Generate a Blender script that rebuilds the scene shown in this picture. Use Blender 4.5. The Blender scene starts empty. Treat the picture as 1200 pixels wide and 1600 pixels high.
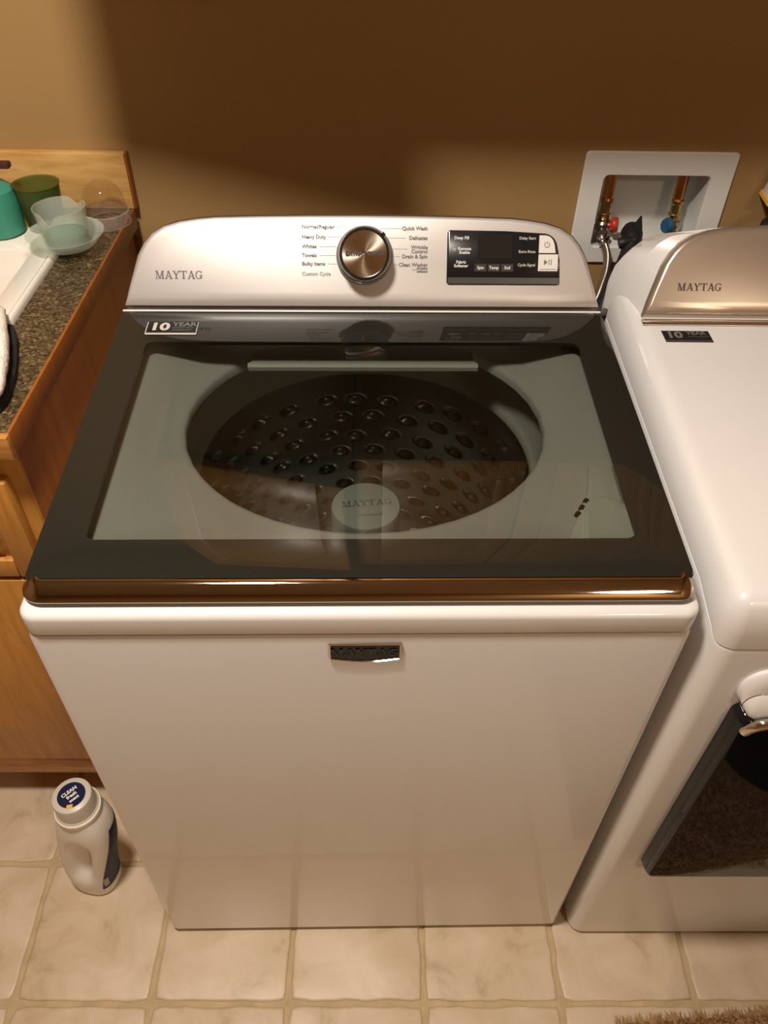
import bpy, bmesh, math, random
from mathutils import Vector, Matrix, noise
random.seed(7)
S = bpy.context.scene
COL = S.collection
PI = math.pi
rad = math.radians

# ------------------------------------------------------------------ camera, world, lamp, exposure
cam_d = bpy.data.cameras.new('camera')
cam = bpy.data.objects.new('camera', cam_d); COL.objects.link(cam); S.camera = cam
F_PX = 1209.95
cam_d.sensor_fit = 'VERTICAL'; cam_d.sensor_height = 36.0
cam_d.lens = F_PX * 36.0 / 1600.0
cam_d.clip_start = 0.02
pitch, yaw, roll = rad(43.80), rad(0.98), rad(1.089)
fw = Vector((math.sin(yaw)*math.cos(pitch), math.cos(yaw)*math.cos(pitch), -math.sin(pitch)))
r0 = Vector((math.cos(yaw), -math.sin(yaw), 0)); u0 = r0.cross(fw)
rt = r0*math.cos(roll) + u0*math.sin(roll); up = -r0*math.sin(roll) + u0*math.cos(roll)
M = Matrix.Identity(4)
for i in range(3):
    M[i][0] = rt[i]; M[i][1] = up[i]; M[i][2] = -fw[i]
M[0][3], M[1][3], M[2][3] = 0.0114, -0.4949, 1.5291
cam.matrix_world = M

w = bpy.data.worlds.new('world'); S.world = w; w.use_nodes = True
w.node_tree.nodes['Background'].inputs[0].default_value = (1.0, 0.8, 0.55, 1)
w.node_tree.nodes['Background'].inputs[1].default_value = 0.02
LAMP = Vector((-0.33, -0.115, 2.37))
ld = bpy.data.lights.new('ceiling_lamp_light', 'AREA'); ld.shape = 'DISK'; ld.size = 0.24
ld.energy = 30.0; ld.color = (1.0, 0.90, 0.785)
lo = bpy.data.objects.new('ceiling_lamp_light', ld); COL.objects.link(lo); lo.location = LAMP
hd_ = bpy.data.lights.new('fill_lamp_light', 'AREA'); hd_.shape = 'DISK'; hd_.size = 0.42  # unseen fill light, added to lift the shadows
hd_.energy = 14.0; hd_.color = (1.0, 0.87, 0.70)
ho = bpy.data.objects.new('fill_lamp_light', hd_); COL.objects.link(ho); ho.location = (1.2, -1.95, 2.37)
vs = S.view_settings
vs.view_transform = 'Standard'; vs.look = 'None'; vs.gamma = 1.0; vs.use_curve_mapping = False
vs.exposure = 0.24
S.cycles.max_bounces = 12; S.cycles.diffuse_bounces = 8; S.cycles.transparent_max_bounces = 16
S.cycles.glossy_bounces = 6; S.cycles.transmission_bounces = 8
S.cycles.caustics_reflective = False; S.cycles.caustics_refractive = False

# ------------------------------------------------------------------ helpers
def lin(r, g, b):
    f = lambda c: (c/255/12.92) if c/255 <= .04045 else ((c/255+.055)/1.055)**2.4
    return (f(r), f(g), f(b), 1)

def mat(name, col, rough=.5, metal=0., coat=0., bump=0., bscale=200., var=0., vscale=8., spec=.5, stretch=None, trans=0., ior=1.45, coat_rough=.05):
    m = bpy.data.materials.new(name); m.use_nodes = True
    nt = m.node_tree; b = nt.nodes['Principled BSDF']
    b.inputs['Base Color'].default_value = col if len(col) == 4 else (*col, 1)
    b.inputs['Roughness'].default_value = rough; b.inputs['Metallic'].default_value = metal
    b.inputs['Coat Weight'].default_value = coat; b.inputs['Coat Roughness'].default_value = coat_rough
    b.inputs['Specular IOR Level'].default_value = spec
    b.inputs['Transmission Weight'].default_value = trans; b.inputs['IOR'].default_value = ior
    tc = nt.nodes.new('ShaderNodeTexCoord'); mp = nt.nodes.new('ShaderNodeMapping')
    nt.links.new(tc.outputs['Object'], mp.inputs['Vector'])
    if stretch: mp.inputs['Scale'].default_value = stretch
    if var:
        n = nt.nodes.new('ShaderNodeTexNoise'); n.inputs['Scale'].default_value = vscale; n.inputs['Detail'].default_value = 6
        nt.links.new(mp.outputs[0], n.inputs['Vector'])
        mr = nt.nodes.new('ShaderNodeMapRange'); mr.inputs[1].default_value = .3; mr.inputs[2].default_value = .7
        mr.inputs[3].default_value = 1-var; mr.inputs[4].default_value = 1+var
        nt.links.new(n.outputs['Fac'], mr.inputs[0])
        mx = nt.nodes.new('ShaderNodeVectorMath'); mx.operation = 'SCALE'
        mx.inputs[0].default_value = b.inputs['Base Color'].default_value[:3]
        nt.links.new(mr.outputs[0], mx.inputs['Scale']); nt.links.new(mx.outputs[0], b.inputs['Base Color'])
    if bump:
        n = nt.nodes.new('ShaderNodeTexNoise'); n.inputs['Scale'].default_value = bscale; n.inputs['Detail'].default_value = 3
        nt.links.new(mp.outputs[0], n.inputs['Vector'])
        bp = nt.nodes.new('ShaderNodeBump'); bp.inputs['Strength'].default_value = bump; bp.inputs['Distance'].default_value = .002
        nt.links.new(n.outputs['Fac'], bp.inputs['Height']); nt.links.new(bp.outputs[0], b.inputs['Normal'])
    return m

def ramp_mat(name, stops, rough, nodes_fn, coat=0., bump=0.):
    m = bpy.data.materials.new(name); m.use_nodes = True
    nt = m.node_tree; b = nt.nodes['Principled BSDF']
    b.inputs['Roughness'].default_value = rough; b.inputs['Coat Weight'].default_value = coat
    tc = nt.nodes.new('ShaderNodeTexCoord')
    fac = nodes_fn(nt, tc)
    rp = nt.nodes.new('ShaderNodeValToRGB')
    els = rp.color_ramp.elements
    els[0].position, els[0].color = stops[0]
    els[1].position, els[1].color = stops[-1]
    for p, c in stops[1:-1]:
        e = els.new(p); e.color = c
    nt.links.new(fac, rp.inputs[0]); nt.links.new(rp.outputs[0], b.inputs['Base Color'])
    if bump:
        bp = nt.nodes.new('ShaderNodeBump'); bp.inputs['Strength'].default_value = bump; bp.inputs['Distance'].default_value = .003
        nt.links.new(fac, bp.inputs['Height']); nt.links.new(bp.outputs[0], b.inputs['Normal'])
    return m

def noise_fac(scale, detail=6, rough=.6, stretch=(1, 1, 1), dist=0.):
    def f(nt, tc):
        mp = nt.nodes.new('ShaderNodeMapping'); mp.inputs['Scale'].default_value = stretch
        nt.links.new(tc.outputs['Object'], mp.inputs['Vector'])
        n = nt.nodes.new('ShaderNodeTexNoise'); n.inputs['Scale'].default_value = scale
        n.inputs['Detail'].default_value = detail; n.inputs['Roughness'].default_value = rough; n.inputs['Distortion'].default_value = dist
        nt.links.new(mp.outputs[0], n.inputs['Vector'])
        return n.outputs['Fac']
    return f

def oak(name, stretch, dark, light, rough=.38):
    mid = tuple((a+b)/2 for a, b in zip(dark, light))
    return ramp_mat(name, [(.30, dark), (.48, mid), (.68, light)], rough, noise_fac(9, 7, .62, stretch, .25), coat=.04)

def clear(name, tint, rough=.03, ior=1.45, refl=1.0):
    """thin clear sheet: tinted see-through plus a mirror-like Fresnel reflection"""
    m = bpy.data.materials.new(name); m.use_nodes = True
    nt = m.node_tree; nt.nodes.clear()
    out = nt.nodes.new('ShaderNodeOutputMaterial'); mx = nt.nodes.new('ShaderNodeMixShader')
    tr = nt.nodes.new('ShaderNodeBsdfTransparent'); tr.inputs[0].default_value = (*tint, 1)
    gl = nt.nodes.new('ShaderNodeBsdfGlossy'); gl.inputs['Roughness'].default_value = rough
    gl.inputs['Color'].default_value = (refl, refl, refl, 1)
    fr = nt.nodes.new('ShaderNodeFresnel')
    # same reflectance on both faces of the sheet (no total internal reflection in a thin pane)
    ge = nt.nodes.new('ShaderNodeNewGeometry'); mi = nt.nodes.new('ShaderNodeMix')
    mi.inputs[2].default_value = ior; mi.inputs[3].default_value = 1/ior
    nt.links.new(ge.outputs['Backfacing'], mi.inputs[0]); nt.links.new(mi.outputs[0], fr.inputs[0])
    nt.links.new(fr.outputs[0], mx.inputs[0]); nt.links.new(tr.outputs[0], mx.inputs[1]); nt.links.new(gl.outputs[0], mx.inputs[2])
    nt.links.new(mx.outputs[0], out.inputs[0])
    return m

def cloudy(name, tint, col, amount, rough=.25):
    """thin milky plastic: part see-through, part diffuse body"""
    m = bpy.data.materials.new(name); m.use_nodes = True
    nt = m.node_tree; b = nt.nodes['Principled BSDF']
    b.inputs['Base Color'].default_value = (*col, 1); b.inputs['Roughness'].default_value = rough
    out = nt.nodes['Material Output']
    mx = nt.nodes.new('ShaderNodeMixShader'); tr = nt.nodes.new('ShaderNodeBsdfTransparent'); tr.inputs[0].default_value = (*tint, 1)
    mx.inputs[0].default_value = amount
    nt.links.new(tr.outputs[0], mx.inputs[1]); nt.links.new(b.outputs[0], mx.inputs[2]); nt.links.new(mx.outputs[0], out.inputs[0])
    return m

def link(name, me, m, parent=None, smooth=35):
    o = bpy.data.objects.new(name, me); COL.objects.link(o)
    for k in (m if isinstance(m, (list, tuple)) else [m]): me.materials.append(k)
    if smooth:
        me.polygons.foreach_set('use_smooth', [True]*len(me.polygons))
        me.set_sharp_from_angle(angle=rad(smooth))
    if parent: o.parent = parent
    return o

def pd(name, V, Fs, m, parent=None, smooth=35, fix=True):
    me = bpy.data.meshes.new(name); me.from_pydata([tuple(v) for v in V], [], Fs)
    if fix:
        bm = bmesh.new(); bm.from_mesh(me); bmesh.ops.recalc_face_normals(bm, faces=bm.faces); bm.to_mesh(me); bm.free()
    return link(name, me, m, parent, smooth)

def loftgeo(loops, cap0=True, cap1=True, closed=True):
    V = []; Fs = []; n = len(loops[0])
    for L in loops: V += [tuple(p) for p in L]
    for i in range(len(loops)-1):
        for j in range(n if closed else n-1):
            a = i*n+j; b = i*n+(j+1) % n
            Fs.append((a, b, b+n, a+n))
    if cap0: Fs.append(tuple(range(n))[::-1])
    if cap1: Fs.append(tuple((len(loops)-1)*n+j for j in range(n)))
    return V, Fs

def loft(name, loops, m, parent=None, cap0=True, cap1=True, closed=True, smooth=35, fix=True):
    V, Fs = loftgeo(loops, cap0, cap1, closed)
    return pd(name, V, Fs, m, parent, smooth, fix)

def boxgeo(x0, x1, y0, y1, z0, z1, bev=0., seg=2):
    bm = bmesh.new(); bmesh.ops.create_cube(bm, size=1)
    for v in bm.verts:
        v.co = Vector(((x0+x1)/2+v.co.x*(x1-x0), (y0+y1)/2+v.co.y*(y1-y0), (z0+z1)/2+v.co.z*(z1-z0)))
    if bev: bmesh.ops.bevel(bm, geom=bm.edges[:], offset=bev, segments=seg, affect='EDGES', profile=.5)
    V = [v.co.copy() for v in bm.verts]; bm.verts.index_update()
    Fs = [tuple(v.index for v in f.verts) for f in bm.faces]; bm.free()
    return V, Fs

def box(name, x0, x1, y0, y1, z0, z1, m, parent=None, bev=.002, seg=2, mtx=None):
    V, Fs = boxgeo(x0, x1, y0, y1, z0, z1, bev, seg)
    if mtx: V = [mtx @ v for v in V]
    return pd(name, V, Fs, m, parent)

def multi(name, geos, m, parent=None, smooth=35, fix=True):
    V = []; Fs = []
    for v, f in geos:
        k = len(V); V += list(v); Fs += [tuple(i+k for i in q) for q in f]
    return pd(name, V, Fs, m, parent, smooth, fix)

def lathegeo(prof, n=40, mtx=None, cap0=False, cap1=False, sx=1., sy=1.):
    loops = [[Vector((r*math.cos(2*PI*k/n)*sx, r*math.sin(2*PI*k/n)*sy, z)) for k in range(n)] for r, z in prof]
    if mtx: loops = [[mtx @ p for p in L] for L in loops]
    return loftgeo(loops, cap0, cap1)

def lathe(name, prof, m, parent=None, n=40, mtx=None, cap0=False, cap1=False, smooth=35, fix=True, sx=1., sy=1.):
    V, Fs = lathegeo(prof, n, mtx, cap0, cap1, sx, sy)
    return pd(name, V, Fs, m, parent, smooth, fix)

def smoothpath(P, per=10):
    P = [Vector(p) for p in P]; out = []
    Q = [P[0]*2-P[1]] + P + [P[-1]*2-P[-2]]
    for i in range(1, len(Q)-2):
        for k in range(per):
            t = k/per; a, b, c, d = Q[i-1], Q[i], Q[i+1], Q[i+2]
            out.append(.5*((2*b)+(c-a)*t+(2*a-5*b+4*c-d)*t*t+(3*b-a-3*c+d)*t**3))
    out.append(P[-1]); return out

def tubegeo(path, r, n=14, cap=True):
    path = [Vector(p) for p in path]; loops = []; prev = None
    for i, p in enumerate(path):
        d = (path[min(i+1, len(path)-1)]-path[max(i-1, 0)]).normalized()
        if prev is None:
            a = d.orthogonal().normalized()
        else:
            a = (prev-d*prev.dot(d)).normalized()
        prev = a; b = d.cross(a)
        rr = r(i/(len(path)-1)) if callable(r) else r
        loops.append([p+(a*math.cos(2*PI*k/n)+b*math.sin(2*PI*k/n))*rr for k in range(n)])
    return loftgeo(loops, cap, cap)

def tube(name, path, r, m, parent=None, n=14):
    V, Fs = tubegeo(path, r, n); return pd(name, V, Fs, m, parent, 50)

def rrect(x0, x1, y0, y1, r, nc=8, ns=10):
    P = []
    cs = [(x1-r, y0+r, -90), (x1-r, y1-r, 0), (x0+r, y1-r, 90), (x0+r, y0+r, 180)]
    for i, (cx, cy, a0) in enumerate(cs):
        arc = [(cx+r*math.cos(rad(a0+90*k/nc)), cy+r*math.sin(rad(a0+90*k/nc))) for k in range(nc+1)]
        P += arc
        nx, ny, na = cs[(i+1) % 4]
        q = (nx+r*math.cos(rad(na)), ny+r*math.sin(rad(na)))
        for k in range(1, ns):
            t = k/ns; P.append((arc[-1][0]*(1-t)+q[0]*t, arc[-1][1]*(1-t)+q[1]*t))
    return P

def empty(name, label, cat, loc=(0, 0, 0), rz=0., group=None):
    o = bpy.data.objects.new(name, None); COL.objects.link(o); o.empty_display_size = .05
    o.location = loc; o.rotation_euler = (0, 0, rz); o['label'] = label; o['category'] = cat
    if group: o['group'] = group
    return o

def tag(o, label, cat, group=None):
    o['label'] = label; o['category'] = cat
    if group: o['group'] = group
    return o

def struct(o): o['kind'] = 'structure'; return o

def plane_mtx(origin, xa, ya):
    xa = Vector(xa).normalized(); ya = Vector(ya).normalized(); za = xa.cross(ya)
    Mx = Matrix.Identity(4)
    for i in range(3):
        Mx[i][0] = xa[i]; Mx[i][1] = ya[i]; Mx[i][2] = za[i]; Mx[i][3] = origin[i]
    return Mx

def text(name, body, size, mtx, m, parent, align='LEFT', bold=0., sx=1., extr=0.):
    c = bpy.data.curves.new('tmp_text', 'FONT'); c.body = body; c.size = size
    c.align_x = align; c.align_y = 'CENTER'; c.offset = bold; c.extrude = extr; c.resolution_u = 3
    o = bpy.data.objects.new('tmp_text', c); COL.objects.link(o)
    me = bpy.data.meshes.new_from_object(o); bpy.data.objects.remove(o); bpy.data.curves.remove(c)
    me.name = name
    me.transform(mtx @ Matrix.Diagonal((sx, 1, 1, 1)))
    me.materials.clear()
    return link(name, me, m, parent, 0)

def serif(word, h, m3, depth=0.):
    """slab-serif capitals drawn from strokes; returns (V, F) centred on x"""
    def seg(x0, y0, x1, y1, t): return [(x0-t/2, y0), (x0+t/2, y0), (x1+t/2, y1), (x1-t/2, y1)]
    def rc(x0, y0, x1, y1): return [(x0, y0), (x1, y0), (x1, y1), (x0, y1)]
    def letter(ch):
        if ch == 'M': return 1.22, [seg(.18, 0, .18, 1, .09), seg(.58, 0, .22, 1, .2), seg(.58, 0, .92, 1, .1), seg(.96, 0, .96, 1, .2),
                                    rc(.02, 0, .36, .07), rc(.74, 0, 1.16, .07), rc(0, .93, .3, 1), rc(.86, .93, 1.16, 1)]
        if ch == 'A': return 1.0, [seg(.16, 0, .5, 1, .1), seg(.84, 0, .5, 1, .22), rc(.28, .27, .68, .35), rc(0, 0, .34, .07), rc(.62, 0, 1.04, .07)]
        if ch == 'Y': return .98, [seg(.5, .45, .2, 1, .22), seg(.5, .45, .86, 1, .1), seg(.5, 0, .5, .5, .2), rc(.02, .93, .4, 1), rc(.68, .93, 1.02, 1), rc(.3, 0, .7, .07)]
        if ch == 'T': return .98, [seg(.47, 0, .47, 1, .2), rc(.02, .91, .92, 1), rc(.02, .7, .09, 1), rc(.85, .7, .92, 1), rc(.27, 0, .67, .07)]
        if ch == 'G':
            P = []
            for k in range(18):
                a0 = rad(48+k*15.5); a1 = rad(48+(k+1)*15.5)
                def pt(a, o):
                    wv = .08+.07*abs(math.cos(a))
                    R = .5-(0 if o else wv)
                    return (.5+R*.95*math.cos(a), .5+R*1.02*math.sin(a))
                P.append([pt(a0, 1), pt(a1, 1), pt(a1, 0), pt(a0, 0)])
            return 1.06, P+[rc(.66, .06, .85, .44), rc(.54, .4, .98, .47), rc(.8, .68, .87, .97)]
        return .5, []
    polys = []; x = 0
    for ch in word:
        wd, ps = letter(ch)
        polys += [[(px+x, py) for px, py in q] for q in ps]; x += wd
    V = []; Fs = []
    for q in polys:
        k = len(V); n = len(q)
        V += [m3 @ Vector(((px-x/2)*h, (py-.5)*h, depth)) for px, py in q]
        Fs.append(tuple(range(k, k+n)))
        if depth:
            V += [m3 @ Vector(((px-x/2)*h, (py-.5)*h, 0)) for px, py in q]
            for j in range(n): Fs.append((k+j, k+(j+1) % n, k+n+(j+1) % n, k+n+j))
    return V, Fs

# ------------------------------------------------------------------ materials
WALL = mat('tan_wall_paint', lin(165, 133, 87), rough=.6, bump=.12, bscale=160, spec=.3)
CEIL = mat('ceiling_paint', (.62, .56, .46), rough=.8)
WHITE = mat('white_enamel', (.70, .695, .69), rough=.28, coat=.5, coat_rough=.04)
WHITE_P = mat('white_plastic', (.80, .80, .77), rough=.32, coat=.2)
DECK = mat('white_deck_plastic', (.78, .80, .76), rough=.35, coat=.2)
SILVER = mat('satin_silver_paint', (.60, .575, .56), rough=.42, metal=.6)
CHAMP = mat('champagne_metallic_paint', (.52, .43, .35), rough=.3, metal=.75)
EDGE = mat('rim_dark_reflection', (.36, .29, .24), rough=.28, metal=.8)  # silver edge, darkened in colour for the shaded wall it reflects
CHROME = mat('chrome', (.72, .68, .63), rough=.05, metal=1.)
BRONZE = mat('smoked_chrome', (.40, .33, .27), rough=.05, metal=1.)
BLACKG = mat('black_printed_glass', (.016, .0155, .012), rough=.03, spec=.5)
BLACK = mat('black_gloss_panel', (.010, .010, .011), rough=.2, spec=.35)
BLACKP = mat('black_rubber', (.012, .012, .013), rough=.5)
DKGREY = mat('dark_grey_panel', (.06, .055, .05), rough=.3)
SCREEN = mat('unlit_screen', (.018, .016, .015), rough=.1)
KEY = mat('dark_key', (.035, .033, .031), rough=.3)
WKEY = mat('white_key', (.72, .70, .66), rough=.35)
GREYTXT = mat('grey_print', (.16, .15, .15), rough=.6)
FAINT = mat('faint_grey_print', (.36, .35, .34), rough=.6)
WHITETXT = mat('white_print', (.75, .74, .72), rough=.6)
DIMTXT = mat('dim_print', (.14, .13, .11), rough=.5)
STEEL = mat('drum_steel', (.42, .41, .38), rough=.28, metal=.9)
RING = mat('balance_ring_plastic', (.66, .67, .62), rough=.3)
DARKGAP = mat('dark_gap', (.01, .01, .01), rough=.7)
AGIT = mat('agitator_plastic', (.62, .65, .62), rough=.4)
GLASS = clear('tinted_lid_glass', (.64, .655, .625), rough=.01, ior=1.42)
DOORGLASS = mat('dark_door_glass', (.006, .007, .008), rough=.03, spec=.42)
OAK_H = oak('oak_along_x', (1.0, 9, 9), lin(150, 92, 34), lin(205, 150, 78))
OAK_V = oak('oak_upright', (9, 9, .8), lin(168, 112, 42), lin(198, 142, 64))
OAK_Y = oak('oak_along_y', (9, .9, 9), lin(150, 86, 28), lin(190, 122, 50))
OAK_L = oak('pale_oak', (1.2, 8, 8), lin(186, 140, 74), lin(216, 176, 112))
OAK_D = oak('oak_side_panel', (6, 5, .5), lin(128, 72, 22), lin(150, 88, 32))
COPPER = mat('copper_pipe', (.78, .36, .14), rough=.22, metal=1., var=.25, vscale=40)
BRASS = mat('brass_fitting', (.62, .45, .18), rough=.28, metal=1.)
NICKEL = mat('nickel_valve', (.50, .47, .42), rough=.22, metal=1.)
REDP = mat('red_knob_plastic', (.50, .03, .015), rough=.4)
BLUEP = mat('blue_knob_plastic', (.02, .10, .20), rough=.4)
BRAID = None
def _braid():
    m = mat('braided_steel', (.45, .41, .35), rough=.3, metal=1.)
    nt = m.node_tree; b = nt.nodes['Principled BSDF']
    tc = nt.nodes.new('ShaderNodeTexCoord'); wv = nt.nodes.new('ShaderNodeTexWave'); wv.bands_direction = 'DIAGONAL'
    wv.inputs['Scale'].default_value = 160; nt.links.new(tc.outputs['Object'], wv.inputs['Vector'])
    bp = nt.nodes.new('ShaderNodeBump'); bp.inputs['Strength'].default_value = .6; bp.inputs['Distance'].default_value = .001
    nt.links.new(wv.outputs['Fac'], bp.inputs['Height']); nt.links.new(bp.outputs[0], b.inputs['Normal'])
    return m
BRAID = _braid()
def _counter():
    def f(nt, tc):
        v = nt.nodes.new('ShaderNodeTexVoronoi'); v.inputs['Scale'].default_value = 290
        n = nt.nodes.new('ShaderNodeTexNoise'); n.inputs['Scale'].default_value = 70; n.inputs['Detail'].default_value = 5; n.inputs['Roughness'].default_value = .75
        for q in (v, n): nt.links.new(tc.outputs['Object'], q.inputs['Vector'])
        sp = nt.nodes.new('ShaderNodeSeparateColor'); nt.links.new(v.outputs['Color'], sp.inputs[0])
        mx = nt.nodes.new('ShaderNodeMix'); mx.inputs[0].default_value = .6
        nt.links.new(sp.outputs[0], mx.inputs[2]); nt.links.new(n.outputs['Fac'], mx.inputs[3])
        return mx.outputs[0]
    return ramp_mat('speckled_laminate', [(.25, lin(34, 26, 16)), (.45, lin(70, 56, 36)), (.62, lin(94, 78, 54)), (.80, lin(150, 130, 98))], .35, f)
COUNTER = _counter()
PORC = mat('white_porcelain', (.80, .76, .70), rough=.15, coat=.5)
TILE_M = []
def _tile(k):
    def f(nt, tc):
        oi = nt.nodes.new('ShaderNodeObjectInfo')
        ad = nt.nodes.new('ShaderNodeVectorMath'); ad.operation = 'ADD'
        cx = nt.nodes.new('ShaderNodeCombineXYZ')
        mu = nt.nodes.new('ShaderNodeMath'); mu.operation = 'MULTIPLY'; mu.inputs[1].default_value = 37
        nt.links.new(oi.outputs['Random'], mu.inputs[0])
        nt.links.new(mu.outputs[0], cx.inputs[0]); nt.links.new(mu.outputs[0], cx.inputs[2])
        nt.links.new(tc.outputs['Object'], ad.inputs[0]); nt.links.new(cx.outputs[0], ad.inputs[1])
        n = nt.nodes.new('ShaderNodeTexNoise'); n.inputs['Scale'].default_value = 11; n.inputs['Detail'].default_value = 8
        n.inputs['Roughness'].default_value = .62; n.inputs['Distortion'].default_value = .5
        nt.links.new(ad.outputs[0], n.inputs['Vector'])
        return n.outputs['Fac']
    return ramp_mat('cream_stone_tile', [(.22, lin(160, 138, 100)), (.42, lin(196, 175, 146)), (.62, lin(208, 188, 163)), (.8, lin(196, 178, 150))], .42, f, bump=.12)
TILE = _tile(0)
GROUT = mat('tan_grout', lin(184, 162, 124), rough=.7, var=.12, vscale=30, bump=.3, bscale=120)
RUG = mat('brown_rug_pile', lin(158, 122, 82), rough=.95, var=.25, vscale=60)
JUG = cloudy('frosted_jug_plastic', (.9, .88, .84), (.80, .77, .72), .88, .28)
CAPM = mat('frosted_cap_plastic', (.55, .52, .45), rough=.35)
NAVY = mat('navy_label', (.008, .012, .045), rough=.45, spec=.2)
LBLBACK = mat('black_label_panel', (.01, .01, .015), rough=.4)
YELLOW = mat('yellow_label_patch', (.75, .42, .08), rough=.5)
TEAL = cloudy('teal_soap_plastic', (.35, .75, .65), lin(66, 150, 128)[:3], .85, .3)
GREEN = cloudy('green_tinted_plastic', (.60, .66, .45), lin(92, 108, 62)[:3], .32, .15)
FROST = cloudy('frosted_clear_plastic', (.93, .96, .92), (.70, .74, .68), .29, .25)
CLEARP = clear('clear_plastic', (.93, .90, .87), rough=.06, ior=1.38)
CLEARF = cloudy('pale_clear_plastic', (.93, .90, .88), (.72, .66, .62), .22, .2)
SOAP = mat('teal_liquid', lin(36, 118, 92), rough=.15)
PURPLE = mat('dark_purple_plastic', lin(70, 34, 34), rough=.4)
TOWEL = mat('white_terry', (.80, .76, .69), rough=.95, bump=1., bscale=260)
DARKMAT = mat('matte_black', (.014, .013, .016), rough=.9)
PAPER = mat('white_wrapper', (.72, .66, .64), rough=.5)
DOMEM = bpy.data.materials.new('lamp_glass'); DOMEM.use_nodes = True

# ------------------------------------------------------------------ room shell
WB = 0.924                                    # back wall plane
XL, XR, YF, ZC = -1.75, 1.75, -2.3, 2.44
BX0, BX1, BZ0, BZ1 = 0.412, 0.618, 0.872, 1.018   # opening for the plumbing box
def slab(x0, x1, y0, y1, z0, z1): return boxgeo(x0, x1, y0, y1, z0, z1, 0)
struct(multi('wall_back', [slab(XL-.1, BX0, WB, WB+.12, -.1, ZC), slab(BX1, XR+.1, WB, WB+.12, -.1, ZC),
       slab(BX0, BX1, WB, WB+.12, -.1, BZ0), slab(BX0, BX1, WB, WB+.12, BZ1, ZC)], WALL, None, 0))
struct(multi('wall_left', [slab(XL-.1, XL, YF-.1, WB, -.1, ZC)], WALL, None, 0))
struct(multi('wall_right', [slab(XR, XR+.1, YF-.1, WB, -.1, ZC)], WALL, None, 0))
struct(multi('wall_front', [slab(XL, XR, YF-.1, YF, -.1, ZC)], WALL, None, 0))
struct(multi('ceiling', [slab(XL-.1, XR+.1, YF-.1, WB+.12, ZC, ZC+.1)], CEIL, None, 0))
floor = struct(multi('floor', [slab(XL, XR, YF, WB, -.1, -.004)], GROUT, None, 0))
# tiles: five irregular tumbled outlines, shared by all
P = 0.2345
variants = []
for k in range(6):
    rnd = random.Random(50+k); N = 12; half = P/2-.0026
    pts = []
    for (ax, ay), (bx, by) in (((-1, -1), (1, -1)), ((1, -1), (1, 1)), ((1, 1), (-1, 1)), ((-1, 1), (-1, -1))):
        for j in range(N):
            t = j/N; x = ax+(bx-ax)*t; y = ay+(by-ay)*t
            e = min(t, 1-t)
            d = half - abs(noise.noise(Vector((x*2.3+k*9, y*2.3, k*3.1))))*.005 - (.0028 if j == 0 else .0005 if j in (1, N-1) else 0)-rnd.random()*.0012
            L = max(abs(x), abs(y)); pts.append((x/L*d, y/L*d))
    loops = [[(x, y, -.005) for x, y in pts], [(x, y, -.0018) for x, y in pts], [(x*.985, y*.985, -.0004) for x, y in pts], [(x*.96, y*.96, 0) for x, y in pts]]
    V, Fs = loftgeo(loops, False, True)
    me = bpy.data.meshes.new('tile'); me.from_pydata(V, [], Fs)
    bm = bmesh.new(); bm.from_mesh(me); bmesh.ops.recalc_face_normals(bm, faces=bm.faces); bm.to_mesh(me); bm.free()
    if me.polygons[-1].normal.z < 0: me.flip_normals()
    me.materials.append(TILE); me.polygons.foreach_set('use_smooth', [True]*len(me.polygons)); me.set_sharp_from_angle(angle=rad(60))
    variants.append(me)
rnd = random.Random(3)
for i in range(-6, 9):
    for j in range(-9, 4):
        cx = -.011+P*i-.003; cy = -.0025+P*j
        if cx-P/2 < XL or cx+P/2 > XR or cy-P/2 < YF or cy+P/2 > WB: continue
        o = bpy.data.objects.new('tile', variants[rnd.randrange(6)]); COL.objects.link(o); o.parent = floor
        o.location = (cx, cy, 0); o.rotation_euler = (0, 0, rnd.randrange(4)*PI/2)
struct(multi('baseboard_back', [boxgeo(-.43, XR, WB-.014, WB, 0, .09, .003)], OAK_H))

# ceiling lamp (gives the room its light; above and behind the camera)
lamp = empty('ceiling_lamp', 'round flush ceiling lamp above the camera lighting the laundry room', 'lamp', (LAMP.x, LAMP.y, ZC))
lathe('mounting_plate', [(.0, -.001), (.15, -.001), (.15, -.02), (.135, -.03), (.0, -.03)], WHITE_P, lamp)

fill_lamp = empty('ceiling_lamp', 'round ceiling lamp added out of view behind the camera to fill the shadows', 'lamp', (1.2, -1.95, ZC))
lathe('mounting_plate', [(.0, -.001), (.17, -.001), (.17, -.02), (.155, -.03), (.0, -.03)], WHITE_P, fill_lamp)  # fixture for the added fill light

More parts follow.
